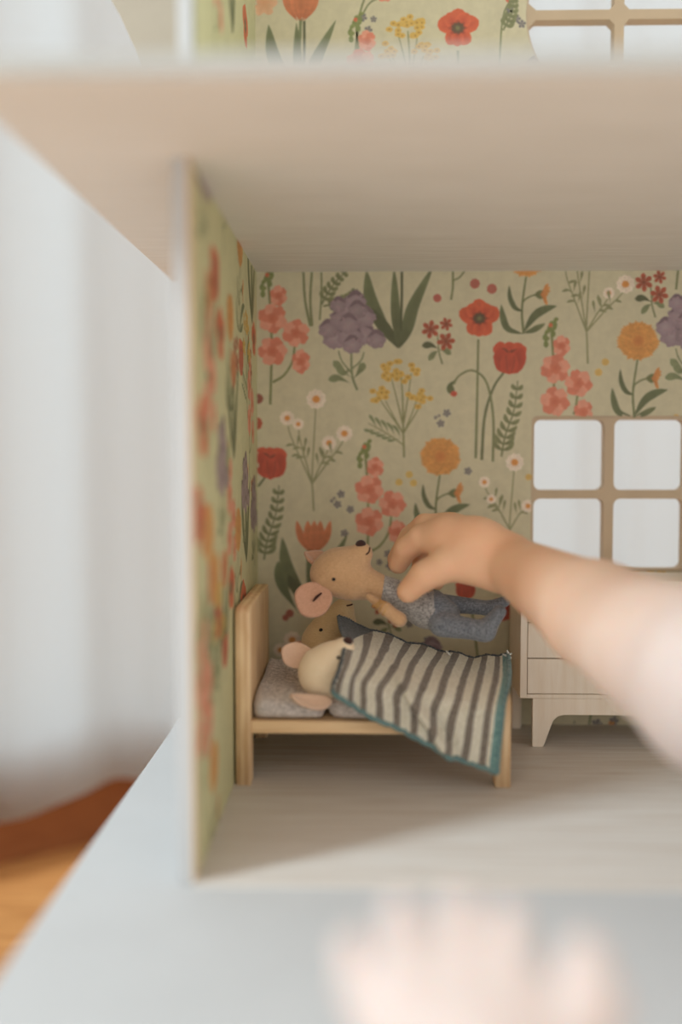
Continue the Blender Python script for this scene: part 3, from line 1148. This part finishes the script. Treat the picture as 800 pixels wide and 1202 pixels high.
def end_panel(name, x0, x1, ztop):
    r = 0.006
    zl = 0.0285
    pts = [(BY0, 0.0008), (BY0 + 0.010, 0.0008), (BY0 + 0.0115, zl - r)]
    pts += [(BY0 + 0.0115 + r * (1 - math.cos(a)), zl - r + r * math.sin(a)) for a in (0.4, 0.8, 1.2, 1.57)]
    pts += [(BY1 - 0.0115 - r * (1 - math.cos(a)), zl - r + r * math.sin(a)) for a in (1.57, 1.2, 0.8, 0.4)]
    pts += [(BY1 - 0.0115, zl - r), (BY1 - 0.010, 0.0008), (BY1, 0.0008)]
    rr = 0.003
    pts += [(BY1, ztop - rr), (BY1 - rr, ztop), (BY0 + rr, ztop), (BY0, ztop - rr)]
    return plate(name, [pts], x1 - x0, M_yz((x0 + x1) / 2), BEDW, bed, 0.0005)


end_panel('headboard', -0.0636, -0.0562, 0.0895)
end_panel('footboard', 0.0642, 0.0718, 0.0465)
box('bed_base', -0.0562, 0.0642, BY0 + 0.0008, BY1 - 0.001, 0.0268, 0.0330, BEDP, bed, 0.0006)

MATT = cloth_mat('heathered_linen', srgb(156, 146, 142), srgb(240, 231, 226), 420, 0.0005, 0.2, 0.2, 0.1)
mat_t = thing('mattress', 'heathered grey linen mattress in two padded halves on the toy bed', 'mattress', (0.0, 0.53, 0.033))


def cushion(x0, x1, y0, y1, z0, z1):
    prs = 3.2
    nx, ny = 40, 30
    vs, fs = [], []
    cx, cy = (x0 + x1) / 2, (y0 + y1) / 2
    hx, hy, hz = (x1 - x0) / 2, (y1 - y0) / 2, (z1 - z0) / 2
    bm = bmesh.new()
    bmesh.ops.create_cube(bm, size=2.0)
    bmesh.ops.subdivide_edges(bm, edges=bm.edges[:], cuts=14, use_grid_fill=True)
    for v in bm.verts:
        x, y, z = v.co
        # soft boxy pad, puffed in the middle
        px_, py_ = abs(x) ** 6, abs(y) ** 6
        edge = (1 - px_) * (1 - py_)
        n = (abs(x) ** 10 + abs(y) ** 10 + abs(z) ** 4) ** 0.1
        s = 1 / max(n, 1e-6) if n > 0 else 1
        s = min(s, 1.0)
        top = z * (0.84 + 0.16 * edge ** 0.5)
        k = random.uniform(-1, 1) * 0.00015
        v.co = (cx + x * s * hx + k, cy + y * s * hy + k, z0 + hz + top * hz + (0.0035 * (y + 1) / 2 if z > 0 else 0) + (0.0006 * math.sin(9 * x + 5 * y) if z > 0.2 else 0))
    return bm_obj('cushion', bm, MATT, mat_t, True)


cushion(-0.0558, -0.0196, BY0 + 0.001, BY1 - 0.003, 0.0331, 0.0440)
cushion(-0.0188, 0.0636, BY0 + 0.001, BY1 - 0.003, 0.0331, 0.0440)

# ------------------------------------------------------------------ toy mice
TAN = cloth_mat('tan_cotton', srgb(196, 154, 112), srgb(224, 184, 142), 500, 0.00025, 0.35, 0.6, 0.14, 5.0)
TAN2 = cloth_mat('sand_cotton', srgb(212, 182, 134), srgb(236, 208, 162), 500, 0.00025, 0.35, 0.6, 0.14, 3.0)
CREAM = cloth_mat('cream_cotton', srgb(250, 226, 190), srgb(255, 238, 208), 500, 0.00025, 0.35, 0.6)
EARP = cloth_mat('ear_pink_cotton', srgb(202, 152, 124), srgb(226, 178, 150), 500, 0.0002, 0.4, 0.6)
EARC = cloth_mat('ear_cream_pink', srgb(232, 194, 168), srgb(246, 214, 188), 500, 0.0002, 0.4, 0.6)
NOSE = cloth_mat('dark_brown_thread', srgb(52, 32, 30), srgb(84, 56, 50), 900, 0.0003, 0.2)
BEAD = Mat('black_bead', 0.25, 0.5).base(srgb(30, 24, 24)).m
THREAD = Mat('dark_stitch', 0.8, 0.2).base(srgb(70, 44, 40)).m
GOLD = plain_mat('gold_thread', srgb(206, 160, 92), 0.4, 0.15, 900, 0, 0.5)
GREYK = cloth_mat('grey_knit', srgb(112, 110, 110), srgb(200, 195, 190), 420, 0.0006, 0.3, 0.2, 0.09)
BLUEK = cloth_mat('slate_blue_knit', srgb(92, 98, 108), srgb(150, 154, 160), 420, 0.0006, 0.3, 0.2, 0.09)


def ear(parent, mat, c, R, rx, ry, name='ear'):
    """cupped round ear, R columns: across, along, facing"""
    nr, ns = 7, 26
    prof = []
    for i in range(nr + 1):
        t = i / nr
        prof.append((t, 0.0010 - 0.0022 * (1 - t * t)))          # front, hollow
    back = [(1.04, 0.0), (1.0, -0.0010)] + [(t, -0.0012 - 0.0022 * (1 - t * t)) for t in (0.8, 0.55, 0.3, 0.0)]
    prof += back
    vs, fs = [], []
    for (t, z) in prof:
        for k in range(ns):
            a = 2 * math.pi * k / ns
            wob = 1 + 0.03 * math.sin(3 * a + 1) + 0.02 * math.sin(5 * a)
            q = Vector((rx * t * wob * math.cos(a), ry * t * wob * math.sin(a), z + 0.0012 * t * math.sin(2 * a + 0.6)))
            vs.append(c + R @ q)
    for i in range(len(prof) - 1):
        for k in range(ns):
            fs.append((i * ns + k, i * ns + (k + 1) % ns, (i + 1) * ns + (k + 1) % ns, (i + 1) * ns + k))
    o = mesh_obj(name, vs, fs, mat, parent, True)
    return o


def face_bits(m, body, nose, nr, eye, mouth, Yh):
    p, n = hit(body, *nose)
    ellipsoid('nose', p - n * nr * 0.15, (nr, nr * 0.92, nr * 0.8), frame(n, (1, 0, 0)), NOSE, m)
    if eye:
        er = 2.4 * pxm(Yh)
        p, n = hit(body, *eye)
        ellipsoid('eye', p + n * er * 0.1, (er, er * 0.85, er * 0.7), frame(n, (1, 0, 0)), BEAD, m, 12, 8)
        p, n = hit(body, eye[0], eye[1], True)
        ellipsoid('eye', p + n * er * 0.1, (er, er * 0.85, er * 0.7), frame(n, (1, 0, 0)), BEAD, m, 12, 8)
    if mouth:
        pts = []
        for q in mouth:
            p, n = hit(body, *q)
            pts.append(p + n * 0.0001)
        tube('mouth', [tuple(v) for v in spline([tuple(p) for p in pts], 9)], 0.00045, THREAD, m, 6)


def A(px, py, Y, r=None):
    q = at(px, py, Y)
    return (q.x, q.y, q.z)


def cap(p, q, k=None):
    """(px,py,Y,r_px) twice -> capsule"""
    t = ('c', A(*p[:3]), A(*q[:3]), p[3] * pxm(p[2]), q[3] * pxm(q[2]))
    return t + ((k,) if k else ())


# the mouse held by the hand
HY = 0.525
m1 = thing('toy_mouse', 'tan toy mouse in grey knitted top and slate trousers, held in the hand', 'toy mouse', at(480, 700, HY), 'toy mice')
body_prims = [
    cap((396, 671, HY, 27), (412, 679, HY, 24)),
    cap((404, 666, HY, 24), (424, 650, HY, 13.5)),
    cap((418, 682, HY, 20), (440, 688, HY, 15)),
    cap((384, 674, HY, 20), (400, 680, HY, 20)),
    cap((440, 689, HY, 14), (500, 716, HY, 17)),
    cap((505, 716, HY, 15), (522, 722, HY, 9)),
    cap((432, 700, HY - 0.012, 4), (452, 714, HY - 0.016, 7), 0.002),
    cap((452, 715, HY - 0.016, 7), (468, 727, HY - 0.016, 9.5), 0.003),
    cap((440, 680, HY + 0.012, 6), (470, 690, HY + 0.018, 8), 0.003),
]
v, q = surface(body_prims, 0.00085, 0.005)
b1 = np_mesh('body', v, q, TAN, m1, 2)
face_bits(m1, b1, (423, 638), 6.2 * pxm(HY), (391.5, 680), ((433.5, 643), (432.5, 648), (429, 651)), HY)
v, q = surface([cap((446, 690, HY, 16), (500, 714, HY, 22)), cap((500, 714, HY, 22), (512, 720, HY, 20))], 0.0009, 0.004)
np_mesh('knitted_top', v, q, GREYK, m1, 1)
v, q = surface([cap((505, 714, HY, 23), (520, 724, HY, 20)),
                cap((518, 733, HY - 0.009, 15), (570, 741, HY - 0.010, 11.5), .002), cap((568, 741, HY - 0.010, 11.5), (586, 718, HY - 0.012, 8), .003),
                cap((520, 708, HY + 0.006, 11), (574, 714, HY + 0.005, 8.5), .0015), cap((574, 714, HY + 0.005, 8.5), (592, 706, HY + 0.004, 6.5), .002)], 0.0008, 0.0025)
np_mesh('trousers', v, q, BLUEK, m1, 1)
Rn = frame((0.25, -0.93, 0.22), (1, 0, 0))
ear(m1, EARP, Vector(A(367, 704, HY - 0.010)), Rn, 21.5 * pxm(HY), 20 * pxm(HY))
e0 = Vector(A(367, 704, HY - 0.010))
tube('ear_tuck', [tuple(e0 + Rn @ Vector((x * pxm(HY), y * pxm(HY), 0.0004))) for x, y in ((0, -2), (4, 3), (10, 8))], [0.0004, 0.0008, 0.0005], THREAD, m1, 6)
ear(m1, EARP, Vector(A(368, 653, HY + 0.010)), frame((0.2, -0.35, 0.9), (1, 0, 0)), 12 * pxm(HY), 15 * pxm(HY))
# gold thread wound round the wrist
for k in range(4):
    t = k / 3
    c = Vector(A(442 + 10 * t, 708 + 7 * t, HY - 0.016))
    ax = (Vector(A(468, 727, HY)) - Vector(A(440, 706, HY))).normalized()
    R = frame(ax, (0, 1, 0))
    r = (6.2 + 1.6 * t) * pxm(HY)
    pts = [tuple(c + R @ Vector((r * math.cos(a), r * math.sin(a), 0.0007 * math.sin(a + k)))) for a in np.linspace(0, 2 * math.pi, 20)]
    tube('wrist_thread', pts, 0.0004, GOLD, m1, 5)

# the mouse lying behind in the bed
AY = 0.552
m2 = thing('toy_mouse', 'sand-coloured toy mouse tucked in bed behind the pale one, snout up', 'toy mouse', at(390, 780, AY), 'toy mice')
v, q = surface([cap((386, 757, AY, 33), (392, 742, AY, 27)), cap((388, 748, AY, 27), (403, 715, AY, 13)),
                cap((395, 770, AY, 20), (430, 775, AY, 14)), cap((430, 776, AY, 13), (540, 796, AY, 9))], 0.0009, 0.006)
b2 = np_mesh('body', v, q, TAN2, m2, 2)
face_bits(m2, b2, (404, 703), 2.2 * pxm(AY), (376.5, 739.5), ((413, 709.5), (410, 710.5), (406.5, 711)), AY)
ear(m2, EARP, Vector(A(352, 768, AY + 0.008)), frame((0.3, -0.8, 0.5), (1, 0, 0)), 14 * pxm(AY), 17 * pxm(AY))
ear(m2, EARP, Vector(A(372, 792, AY - 0.012)), frame((0.3, -0.8, 0.5), (1, 0, 0)), 14 * pxm(AY), 14 * pxm(AY))

# the pale mouse in front
BYm = 0.500
m3 = thing('toy_mouse', 'pale cream toy mouse lying in front under the striped blanket', 'toy mouse', at(385, 800, BYm), 'toy mice')
v, q = surface([cap((379, 791, BYm, 29), (388, 784, BYm, 28)), cap((384, 784, BYm, 28), (404, 760, BYm, 12)),
                cap((392, 800, BYm, 19), (420, 806, BYm, 14)), cap((420, 806, BYm + .004, 12), (520, 812, BYm + .006, 8))], 0.0009, 0.006)
b3 = np_mesh('body', v, q, CREAM, m3, 2)
face_bits(m3, b3, (408.5, 752), 6 * pxm(BYm), (397, 772), ((414, 764), (411, 767), (407, 769)), BYm)
ear(m3, EARC, Vector(A(348, 769, BYm + 0.010)), frame((0.15, -0.9, 0.35), (1, 0, -0.15)), 19 * pxm(BYm), 15.5 * pxm(BYm))
ear(m3, EARC, Vector(A(364, 822, 0.4830)), frame((0.1, -0.5, 0.86), (1, 0, -0.30)), 24 * pxm(BYm), 10 * pxm(BYm))

# ------------------------------------------------------------------ striped blanket
rows = [  # v, then five points (px, py, Y) from the head end to the foot end
    (0.00, [(397, 725, .536), (462, 749, .539), (512, 763, .542), (558, 772, .542), (596, 768, .540)]),
    (0.14, [(399, 738, .522), (457, 759, .526), (507, 772, .528), (555, 782, .527), (597, 781, .524)]),
    (0.30, [(404, 752, .503), (450, 772, .508), (499, 785, .509), (550, 797, .503), (597, 799, .494)]),
    (0.50, [(402, 772, .488), (440, 790, .489), (491, 806, .486), (543, 823, .482), (591, 828, .4765)]),
    (0.68, [(397, 790, .479), (430, 805, .479), (482, 824, .478), (537, 845, .477), (588, 852, .4755)]),
    (0.84, [(392, 802, .476), (430, 822, .476), (481, 842, .476), (534, 867, .476), (585, 880, .475)]),
    (1.00, [(390, 812, .475), (430, 838, .474), (480, 861, .474), (530, 888, .474), (583, 906, .473)]),
]
NU, NV = 110, 64
vv = [r[0] for r in rows]
grid_rows = []
for v_, ps in rows:
    grid_rows.append(spline([A(*p) for p in ps], NU))
vs, uvs = [], []
for i in range(NU):
    colp = spline([g[i] for g in grid_rows], 400)
    # arc-length in v by row parameter
    for j in range(NV):
        t = j / (NV - 1)
        p = Vector(colp[int(t * 399)])
        u = i / (NU - 1)
        # soft drape: a diagonal crease and small waves along the lower hem
        cr = u - (0.10 + 0.62 * t)
        p.y += -0.0052 * math.exp(-(cr / 0.030) ** 2) * min(1, t * 3) + 0.0022 * math.exp(-((cr - 0.09) / 0.05) ** 2) * min(1, t * 2)
        p.y -= 0.0010 * math.sin(u * 26) * t ** 2
        p.z += 0.0007 * math.sin(u * 31 + 1) * (1 - t) - 0.0006 * abs(math.sin(u * 40)) * (t ** 6)
        vs.append(p)
        uvs.append((u, t))
fs = []
for i in range(NU - 1):
    for j in range(NV - 1):
        a = i * NV + j
        fs.append((a, a + NV, a + NV + 1, a + 1))
bk = Mat('striped_knit', 0.95, 0.1)
uvn = bk.n('ShaderNodeUVMap', uv_map='UVMap')
sp = bk.n('ShaderNodeSeparateXYZ')
bk.l(uvn.outputs[0], sp.inputs[0])
wob = bk.noise(bk.coords(), 140, 2)
uu = bk.math('ADD', sp.outputs[0], bk.math('MULTIPLY', bk.math('SUBTRACT', wob, 0.5), 0.012))
st = bk.math('SINE', bk.math('ADD', bk.math('MULTIPLY', uu, 2 * math.pi * 10.2), -0.6))
sfac = bk.ramp(bk.math('ADD', bk.math('MULTIPLY', st, 0.5), 0.5), [(0.55, (0, 0, 0)), (0.70, (1, 1, 1))])
hz = bk.noise(bk.coords(), 700, 2)
cream = bk.ramp(hz, [(0.3, srgb(226, 219, 196)), (0.7, srgb(250, 245, 228))])
grey = bk.ramp(hz, [(0.3, srgb(116, 106, 97)), (0.7, srgb(158, 147, 134))])
colr = bk.mix(cream, grey, sfac)
# teal band at the foot end, dark slate corner band at the head end
teal = bk.ramp(hz, [(0.3, srgb(84, 130, 130)), (0.7, srgb(150, 186, 180))])
ft = bk.math('GREATER_THAN', uu, 0.958)
colr = bk.mix(colr, teal, ft)
slate = bk.ramp(hz, [(0.3, srgb(64, 70, 76)), (0.7, srgb(108, 112, 114))])
cn = bk.math('MULTIPLY', bk.math('LESS_THAN', bk.math('ADD', sp.outputs[0], bk.math('MULTIPLY', sp.outputs[1], 0.35)), 0.155), 1.0)
colr = bk.mix(colr, slate, cn)
bk.base(colr)
kn = bk.n('ShaderNodeTexWave', bands_direction='Y')
mp = bk.n('ShaderNodeMapping')
mp.inputs['Scale'].default_value = (90, 26, 1)
bk.l(uvn.outputs[0], mp.inputs[0])
bk.l(mp.outputs[0], kn.inputs['Vector'])
kn.inputs['Scale'].default_value = 1.0
kn.inputs['Distortion'].default_value = 3.0
kn.inputs['Detail Scale'].default_value = 3.0
bk.bump(bk.math('ADD', kn.outputs['Fac'], hz), 0.0004, 0.8)
bk.b.inputs['Sheen Weight'].default_value = 0.3
blank = thing('blanket', 'cream and grey striped knitted blanket with teal edging draped over the bed', 'blanket', at(500, 830, .49))
bo = mesh_obj('striped_cloth', vs, fs, bk.m, blank, True)
uvl = bo.data.uv_layers.new(name='UVMap')
for lp in bo.data.loops:
    uvl.data[lp.index].uv = uvs[lp.vertex_index]
sd = bo.modifiers.new('thickness', 'SOLIDIFY')
sd.thickness = 0.0012
sd.offset = 0
TEAL = cloth_mat('teal_yarn', srgb(70, 112, 116), srgb(140, 176, 172), 900, 0.0004, 0.4)
DTEAL = cloth_mat('dark_slate_yarn', srgb(48, 60, 68), srgb(92, 104, 110), 900, 0.0004, 0.4)


def G(i, j):
    return vs[i * NV + j]


def edging(idx, mat, r=0.0011, wig=0.0006, per=2.2):
    pts = [Vector(G(*ij)) for ij in idx]
    n = len(pts)
    P2 = spline([tuple(p) for p in pts], n * 3)
    out = [tuple(Vector(p) + Vector((0, -wig * math.cos(k * per * .5), wig * math.sin(k * per)))) for k, p in enumerate(P2)]
    rad = [r * (1 + 0.25 * math.sin(k * per)) for k in range(len(out))]
    return tube('edging', out, rad, mat, blank, 7)


edging([(i, NV - 1) for i in range(NU)], TEAL)
edging([(NU - 1, j) for j in range(NV)], TEAL)
edging([(i, 0) for i in range(NU)], DTEAL, 0.0008)
edging([(0, j) for j in range(NV)], DTEAL, 0.0009)
# loose ends of yarn
for c, ends in ((G(int(NU * .58), 3), ((-3, -6), (1, -2), (4, 3))), (G(NU - 1, 1), ((-2, -6), (0, -1), (3, 4))), (G(NU - 2, 2), ((-6, -3), (0, 0), (5, -4)))):
    tube('yarn_end', [tuple(Vector(c) + Vector((x * pxm(.53), -0.0016, -y * pxm(.53)))) for x, y in ends], [0.0004, 0.0007, 0.0004],
         plain_mat('white_yarn', (0.8, 0.8, 0.74), 0.9, 0.05, 900), blank, 6)

# ------------------------------------------------------------------ dresser
DRW = wood_mat('bleached_birch', srgb(238, 222, 202), srgb(246, 234, 218), (60, 60, 6), 0.6, 0.6)
DRS = wood_mat('birch_side', srgb(196, 160, 122), srgb(214, 180, 142), (60, 60, 6), 0.6, 0.6)
DX0, DX1, DY0, DY1 = 0.0868, 0.208, 0.5515, 0.594
DZ0, DZ1 = 0.0286, 0.0945
dr = thing('toy_dresser', 'pale birch toy chest of drawers on splayed legs below the window', 'dresser', ((DX0 + DX1) / 2, 0.573, 0.0008))
bm = bmesh.new()
t = 0.0038
bm_box(bm, DX0, DX0 + t, DY0, DY1, DZ0, DZ1, .0003)
bm_box(bm, DX1 - t, DX1, DY0, DY1, DZ0, DZ1, .0003)
bm_box(bm, DX0 + t, DX1 - t, DY0, DY1, DZ0, DZ0 + 0.0022, .0002)
bm_box(bm, DX0 + t, DX1 - t, DY0, DY1, DZ1 - 0.003, DZ1, .0002)
bm_box(bm, DX0 + t, DX1 - t, DY1 - 0.003, DY1, DZ0 + .0022, DZ1 - .003, 0)
bm_obj('carcass', bm, DRW, dr)
dz = (DZ1 - 0.003 - DZ0 - 0.0022) / 3
for k in range(3):
    z0 = DZ0 + 0.0022 + k * dz
    box('drawer', DX0 + t + 0.0004, DX1 - t - 0.0004, DY0 + 0.0004, DY1 - 0.006, z0 + 0.0003, z0 + dz - 0.0003, DRW, dr, 0.0003)


def apron(y):
    z1, zl, zt = DZ0 - 0.0001, 0.0008, DZ0 - 0.0095
    xa, xb = DX0 + 0.0072, DX1 - 0.0072
    r = 0.006
    pts = [(xa, zl), (xa + 0.0062, zl)]
    x0 = xa + 0.0135
    pts += [(x0 - 0.0030, zt - 0.006), (x0 - 0.0018, zt - 0.003), (x0 + 0.0008, zt - 0.0008), (x0 + 0.004, zt)]
    m = [(xa + xb - p[0], p[1]) for p in pts][::-1]
    pts = pts + m + [(xb, z1), (xa, z1)]
    return plate('leg_frame', [pts], 0.004, M_xz(y), DRW, dr, 0.0003)


apron(DY0 + 0.0024)
for x in (DX0 + 0.0008, DX1 - 0.0068):
    bm = bmesh.new()
    bm_box(bm, x, x + 0.006, DY1 - 0.0060, DY1 - 0.001, 0.0008, DZ0 - 0.0001, 0.0012, 3)
    bm_obj('back_leg', bm, DRW, dr)

# ------------------------------------------------------------------ the child: right arm with the mouse, left hand near the lens
sk = Mat('child_skin', 0.55, 0.35)
n1 = sk.noise(sk.coords(), 38, 3)
n2 = sk.noise(sk.coords(), 700, 3)
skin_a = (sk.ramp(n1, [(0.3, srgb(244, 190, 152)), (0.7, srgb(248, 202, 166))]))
# daylight painted into the skin: pale near the lens, rosy deeper in the house
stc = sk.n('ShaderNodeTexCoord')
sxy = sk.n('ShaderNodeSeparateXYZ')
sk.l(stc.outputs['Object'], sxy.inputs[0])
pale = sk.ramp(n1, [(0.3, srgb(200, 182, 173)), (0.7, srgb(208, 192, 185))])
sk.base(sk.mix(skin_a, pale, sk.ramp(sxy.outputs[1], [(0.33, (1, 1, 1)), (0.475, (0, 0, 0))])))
sk.bump(n2, 0.0001, 0.5)
sk.b.inputs['Subsurface Weight'].default_value = 0.35
sk.b.inputs['Subsurface Radius'].default_value = (0.006, 0.0022, 0.0012)
sk.b.inputs['Subsurface Scale'].default_value = 1.0
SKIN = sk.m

child = thing('person', "small child mostly out of frame, bare right arm lowering a toy mouse", 'person', at(760, 760, .40))
TY = 0.506
pr = [
    ('c', (0.235, 0.035, 0.150), (0.182, 0.150, 0.074), 0.036, 0.031),
    ('c', (0.182, 0.150, 0.074), A(1010, 885, .290), 0.031, 118 * pxm(.290)),
    cap((1010, 885, .290, 118), (850, 806, .350, 104)),
    cap((850, 806, .350, 104), (700, 722, .440, 62)),
    cap((700, 722, .440, 62), (598, 662, .498, 33)),
    # back of the hand and heel of the palm
    cap((594, 660, .502, 36), (556, 642, .508, 34), .003),
    cap((582, 672, .500, 22), (548, 662, .503, 24), .004),
    cap((560, 640, .508, 31), (526, 632, .514, 27)),
    cap((570, 640, .520, 30), (528, 629, .532, 25)),
    cap((560, 655, .512, 26), (540, 652, .514, 25)),
    # index
    cap((526, 632, .514, 23), (494, 632, .519, 16.5)), cap((494, 632, .519, 16.5), (477, 644, .524, 14.5), .0012), cap((477, 644, .524, 14.5), (467, 662, .530, 12), .0012),
    # middle
    cap((526, 625, .528, 22), (499, 618, .531, 15.5)), cap((499, 618, .531, 15.5), (482, 631, .539, 14), .001), cap((482, 631, .539, 14), (466, 656, .544, 12), .001),
    # ring
    cap((534, 630, .538, 20), (508, 626, .545, 14)), cap((508, 626, .545, 14), (496, 650, .551, 13), .0015), cap((496, 650, .551, 13), (494, 682, .549, 11), .0015),
    # little
    cap((544, 636, .545, 18), (522, 636, .552, 12.5)), cap((522, 636, .552, 12.5), (513, 658, .555, 11.5), .0015), cap((513, 658, .555, 11.5), (512, 684, .552, 9.5), .0015),
    # thumb
    cap((552, 650, .506, 26), (522, 662, .503, 20), .004), cap((522, 664, .503, 21), (498, 676, .503, 17.5), .002), cap((498, 676, .503, 17.5), (479, 694, .5055, 14), .002),
]
v, q = surface(pr, 0.0012, 0.006)
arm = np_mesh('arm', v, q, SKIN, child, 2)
arm['label'] = 'bare right forearm and hand gripping the toy mouse'

fp = [
    ('c', (0.045, 0.085, -0.045), A(560, 1400, .180), 0.026, 118 * pxm(.180)),
    cap((560, 1400, .180, 118), (565, 1260, .195, 100)),
    cap((500, 1230, .199, 74), (640, 1230, .199, 74)),
    cap((470, 1190, .201, 52), (600, 1185, .201, 58)),
]
for tip, mid, kn, r in (((414, 1112, .207), (424, 1150, .205), (452, 1204, .202), 24), ((470, 1074, .209), (478, 1122, .206), (498, 1184, .202), 26),
                        ((538, 1066, .209), (541, 1116, .206), (546, 1178, .202), 27), ((594, 1080, .208), (595, 1126, .205), (592, 1180, .202), 26)):
    fp.append(cap((*kn, r + 12), (*mid, r + 2), .003))
    fp.append(cap((*mid, r + 2), (*tip, r - 4), .0015))
fp += [cap((640, 1250, .197, 60), (692, 1180, .199, 38), .003), cap((692, 1180, .199, 38), (684, 1125, .202, 28), .002)]
v, q = surface(fp, 0.0011, 0.004)
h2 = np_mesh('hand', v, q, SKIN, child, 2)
h2['label'] = 'blurred left hand close to the lens, fingers pointing into the house'
